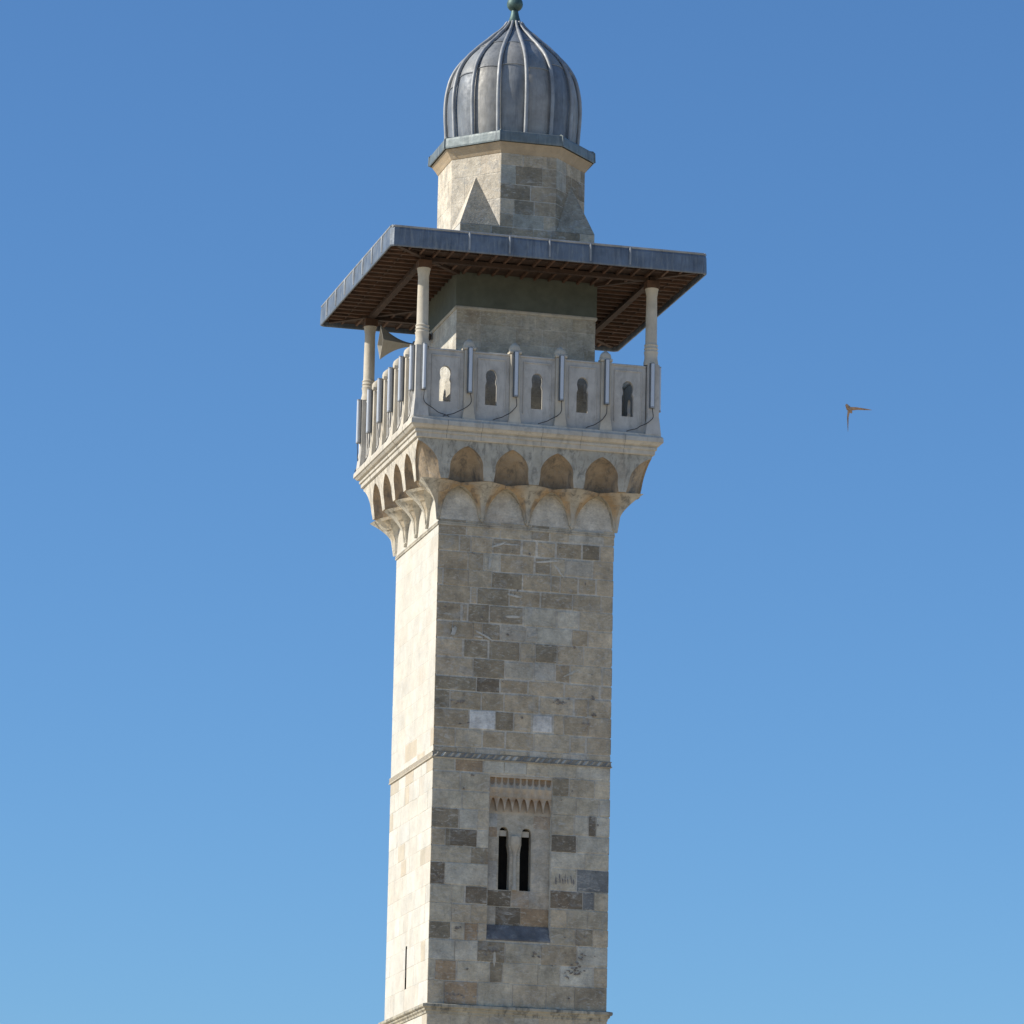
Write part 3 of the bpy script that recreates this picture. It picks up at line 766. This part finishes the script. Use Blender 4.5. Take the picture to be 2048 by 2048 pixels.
fn.lathe([(.235,20.00),(.245,20.04),(.17,20.14),(.125,20.28),(.095,20.42),(.09,20.46),(.12,20.47),(.17,20.51),(.205,20.57),(.215,20.64),(.20,20.72),(.16,20.79),(.09,20.83),(.06,20.86),(.05,21.0),(.045,21.1),(.10,21.14),(.13,21.21),(.10,21.28),(.04,21.32),(.02,21.6),(.0,21.75)], (0,0), 24)
fn.build('finial', COPPER, dome, smooth=True)

# ------------------------------------------------------------------ tube lights on the parapet posts, each with its cable
ORD = ['first','second','third','fourth','fifth','sixth']
def make_tube(name):
    root = empty(name, (0,0,0))
    t = MB(); t.lathe([(.030,.015),(.046,.02),(.047,.05),(.047,1.12),(.046,1.15),(.03,1.155)], (0,0), 14); t.build('tube', TUBE, root, smooth=True)
    for z0, z1 in ((-.02,.03),(1.145,1.185)):
        c_ = MB(); c_.lathe([(.035,z0),(.05,z0+.008),(.05,z1-.008),(.035,z1)], (0,0), 14); c_.build('end_cap', CAPM, root)
    h_ = MB(); h_.bbox(-.068,.068,.030,.075,-.01,1.175,0,.01); h_.build('housing', simple('dark_grey_housing', (.11,.12,.13), .5), root)
    for z in (.12, .98):
        b_ = MB(); b_.box(-.018,.018,-.02,.10,z,z+.03); b_.build('bracket', CAPM, root)
    return root
proto = make_tube('tube_light'); used = False
def copy_tree(o, parent=None):
    c_ = o.copy(); col.objects.link(c_); c_.parent = parent
    for ch in o.children:
        if not ch.name.startswith('cable'): copy_tree(ch, c_)
    return c_
TY = YP+.10+.10
CABPTS = [(0,0,-.01),(.005,-.01,-.12),(.02,.005,-.24),(-.03,.01,-.34),(-.14,.045,-.43),(-.27,.085,-.50),(-.36,.09,-.56),(-.50,.08,-.605),(-.62,.07,-.655)]
def place_tube(x, rot, label, mirror=False, hh=None, cable=True):
    global used
    o = proto if not used else copy_tree(proto); used = True
    y = hh or TY
    o.location = rz((x, -y, 9.06), rot); o.rotation_euler = (0,0,rot)
    tag(o, label, 'tube light', 'tube lights on the balcony parapet')
    WORLD[o.name] = Vector((0,0,0))
    if cable:
        m = MB(); pts = []
        s1, s2 = rng.uniform(.8,1.15), rng.uniform(-.02,.02)
        for px, py, pz_ in CABPTS:
            pts.append(((-px if mirror else px)*s1 + s2*(pz_<-.1) + rng.uniform(-.015,.015)*(pz_<-.1), py+.0, pz_+rng.uniform(-.015,.015)*(-.6<pz_<-.1)))
        for _ in range(2): pts = [pts[0]] + [tuple(.75*a_+.25*b_ if w_ else .25*a_+.75*b_ for a_, b_ in zip(p, q)) for p, q in zip(pts[:-1], pts[1:]) for w_ in (1, 0)] + [pts[-1]]
        m.tube(pts, .011, 8, ref=(0,1,0)); c_ = m.build('cable', BLACK, o, smooth=True)
    return o
for i in range(6):
    x = -3.0+1.2*i; x = max(-3.02, min(3.0, x))
    place_tube(x, SIDE[0], 'white vertical tube light on the shaded front parapet, %s post from the left corner' % ORD[i], mirror=(i==0))
for i in range(6):
    u = -3.0+1.2*i
    place_tube(u, SIDE[1], 'white vertical tube light on the sunlit left parapet, %s post from the back corner' % ORD[i])
place_tube(-2.92, SIDE[3], 'white tube light seen edge-on round the right corner of the parapet, against the sky', cable=False)

# ------------------------------------------------------------------ horn loudspeaker and small dark fixture
def horn(yc, zc):
    root = empty('horn_loudspeaker', (-1.87, yc, zc))
    tag(root, 'beige grey rectangular horn loudspeaker under the canopy behind the left parapet', 'loudspeaker')
    WORLD[root.name] = Vector((0,0,0)); 
    m = MB(); n = 12; vs = []; fs = []
    for inner in (0, 1):
        for i in range(n+1):
            t = i/n; x = -.30-.92*t; hw = .06+.20*t**1.6; hh = .05+.42*t**2.0
            zz = 0
            if inner: hw -= .015; hh -= .015
            vs += [(x,-hw*1.3,0),(x+.0,0,-hh),(x,hw*1.3,0),(x,0,hh)]
    for inner in (0, 1):
        b_ = inner*(n+1)*4
        for i in range(n):
            for k in range(4):
                fs.append((b_+i*4+k, b_+i*4+(k+1)%4, b_+(i+1)*4+(k+1)%4, b_+(i+1)*4+k))
    e_ = n*4; b_ = (n+1)*4
    for k in range(4): fs.append((e_+k, e_+(k+1)%4, b_+e_+(k+1)%4, b_+e_+k))
    m.add(vs, fs); m.build('horn', HORN, root)
    d_ = MB(); d_.tube([(-.36,0,0),(-.34,0,0),(-.33,0,0),(-.16,0,0),(-.15,0,0)], [.05,.09,.11,.11,.08], 16); d_.build('driver', CAPM, root, smooth=True)
    k_ = MB(); k_.box(-.15,0,-.03,.03,-.03,.03); k_.box(-.01,.012,-.10,.10,-.12,.12); k_.build('wall_bracket', CAPM, root)
    return root
hs = horn(1.45, 11.44)
fx = empty('wall_fixture', (-1.86, .75, 11.52))  # unidentified dark round fixture, gives no light
tag(fx, 'small dark round fixture on the wall behind the front left column', 'fixture'); WORLD[fx.name] = Vector((0,0,0))
m = MB(); m.tube([(-.03,0,0),(-.06,0,0),(-.16,0,-.02),(-.22,0,-.03)], [.05,.10,.12,.10], 14); m.build('fixture_housing', simple('dark_brown_metal', (.05,.035,.028), .5), fx, smooth=True)
m = MB(); m.box(-.03,.012,-.06,.06,-.08,.08); m.build('back_plate', CAPM, fx)

# ------------------------------------------------------------------ bird gliding to the right
def make_bird(loc):
    root = empty('bird', loc)
    tag(root, 'small brown bird gliding with long pointed wings in the open sky right of the tower', 'bird')
    WORLD[root.name] = Vector((0,0,0))
    # camera-independent pose: banked glide, one wing out to the side, the other pointing down
    R3 = Vector((math.cos(YAW), -math.sin(YAW), 0)); U3 = Vector((0,0,1)); F3 = Vector((math.sin(YAW), math.cos(YAW), 0))
    def W(a_, b_, c_): return R3*a_ + U3*b_ + F3*c_
    secs = []
    bd = Vector((-.45, .40, -.80)).normalized()
    ax_ = W(*bd); side = ax_.cross(W(0,0,1)).normalized(); up_ = side.cross(ax_)
    prof = [(-.19,.006),(-.17,.024),(-.12,.042),(-.04,.060),(.03,.064),(.09,.052),(.125,.040),(.15,.042),(.175,.035),(.19,.016),(.215,.004)]
    vs = []; n = 12
    for s_, r_ in prof:
        for k in range(n):
            vs.append(ax_*s_ + side*math.cos(2*PI*k/n)*r_ + up_*math.sin(2*PI*k/n)*r_*.9)
    fs = [(i*n+k, i*n+(k+1)%n, (i+1)*n+(k+1)%n, (i+1)*n+k) for i in range(len(prof)-1) for k in range(n)]
    fs += [tuple(range(n)), tuple((len(prof)-1)*n+k for k in range(n))]
    b_ = MB(); b_.add(vs, fs)
    # wings grow out of the same mesh
    def wing(d1, d2, chord):
        vs = []; n_ = 10
        for i in range(n_+1):
            t = i/n_
            p = Vector(d1)*min(t, .4)/.4*.22 + (Vector(d2)*(t-.4)/.6*.40 if t > .4 else Vector((0,0,0)))
            w_ = .15*(1-t)**.7 + .004; th = .012*(1-t)+.002
            c_ = Vector(chord)
            q0 = p + c_*w_*.5; q1 = p - c_*w_*.5
            nrm = Vector(d1).cross(c_).normalized()
            for q in (q0+nrm*th*.3, (q0+q1)/2+nrm*th, q1, (q0+q1)/2-nrm*th): vs.append(W(*q))
        fs = [(i*4+k, i*4+(k+1)%4, (i+1)*4+(k+1)%4, (i+1)*4+k) for i in range(n_) for k in range(4)]
        fs += [(3,2,1,0), tuple(n_*4+k for k in range(4))]
        b_.add(vs, fs)
    wing((.95,.12,.25), (1,-.05,.1), (-.25,.45,-.85))
    wing((-.12,-.9,.3), (.02,-1,.1), (-.50,.10,-.85))
    # tail fan
    vs = [W(*q) for q in [(.00,-.01,.12),(.06,-.02,.30),(.01,-.06,.30),(-.01,-.02,.12),(.005,-.005,.12),(.065,-.012,.30),(.02,-.055,.31),(-.005,-.015,.12)]]
    b_.add(vs, [(3,2,1,0),(4,5,6,7),(0,1,5,4),(1,2,6,5),(2,3,7,6),(3,0,4,7)])
    b_.build('body', BIRDM, root)
    return root
nv = Vector((math.cos(YAW), -math.sin(YAW), 0))
bp = nv*8.93; make_bird((bp.x, bp.y, 9.74))
bpy.context.view_layer.update()
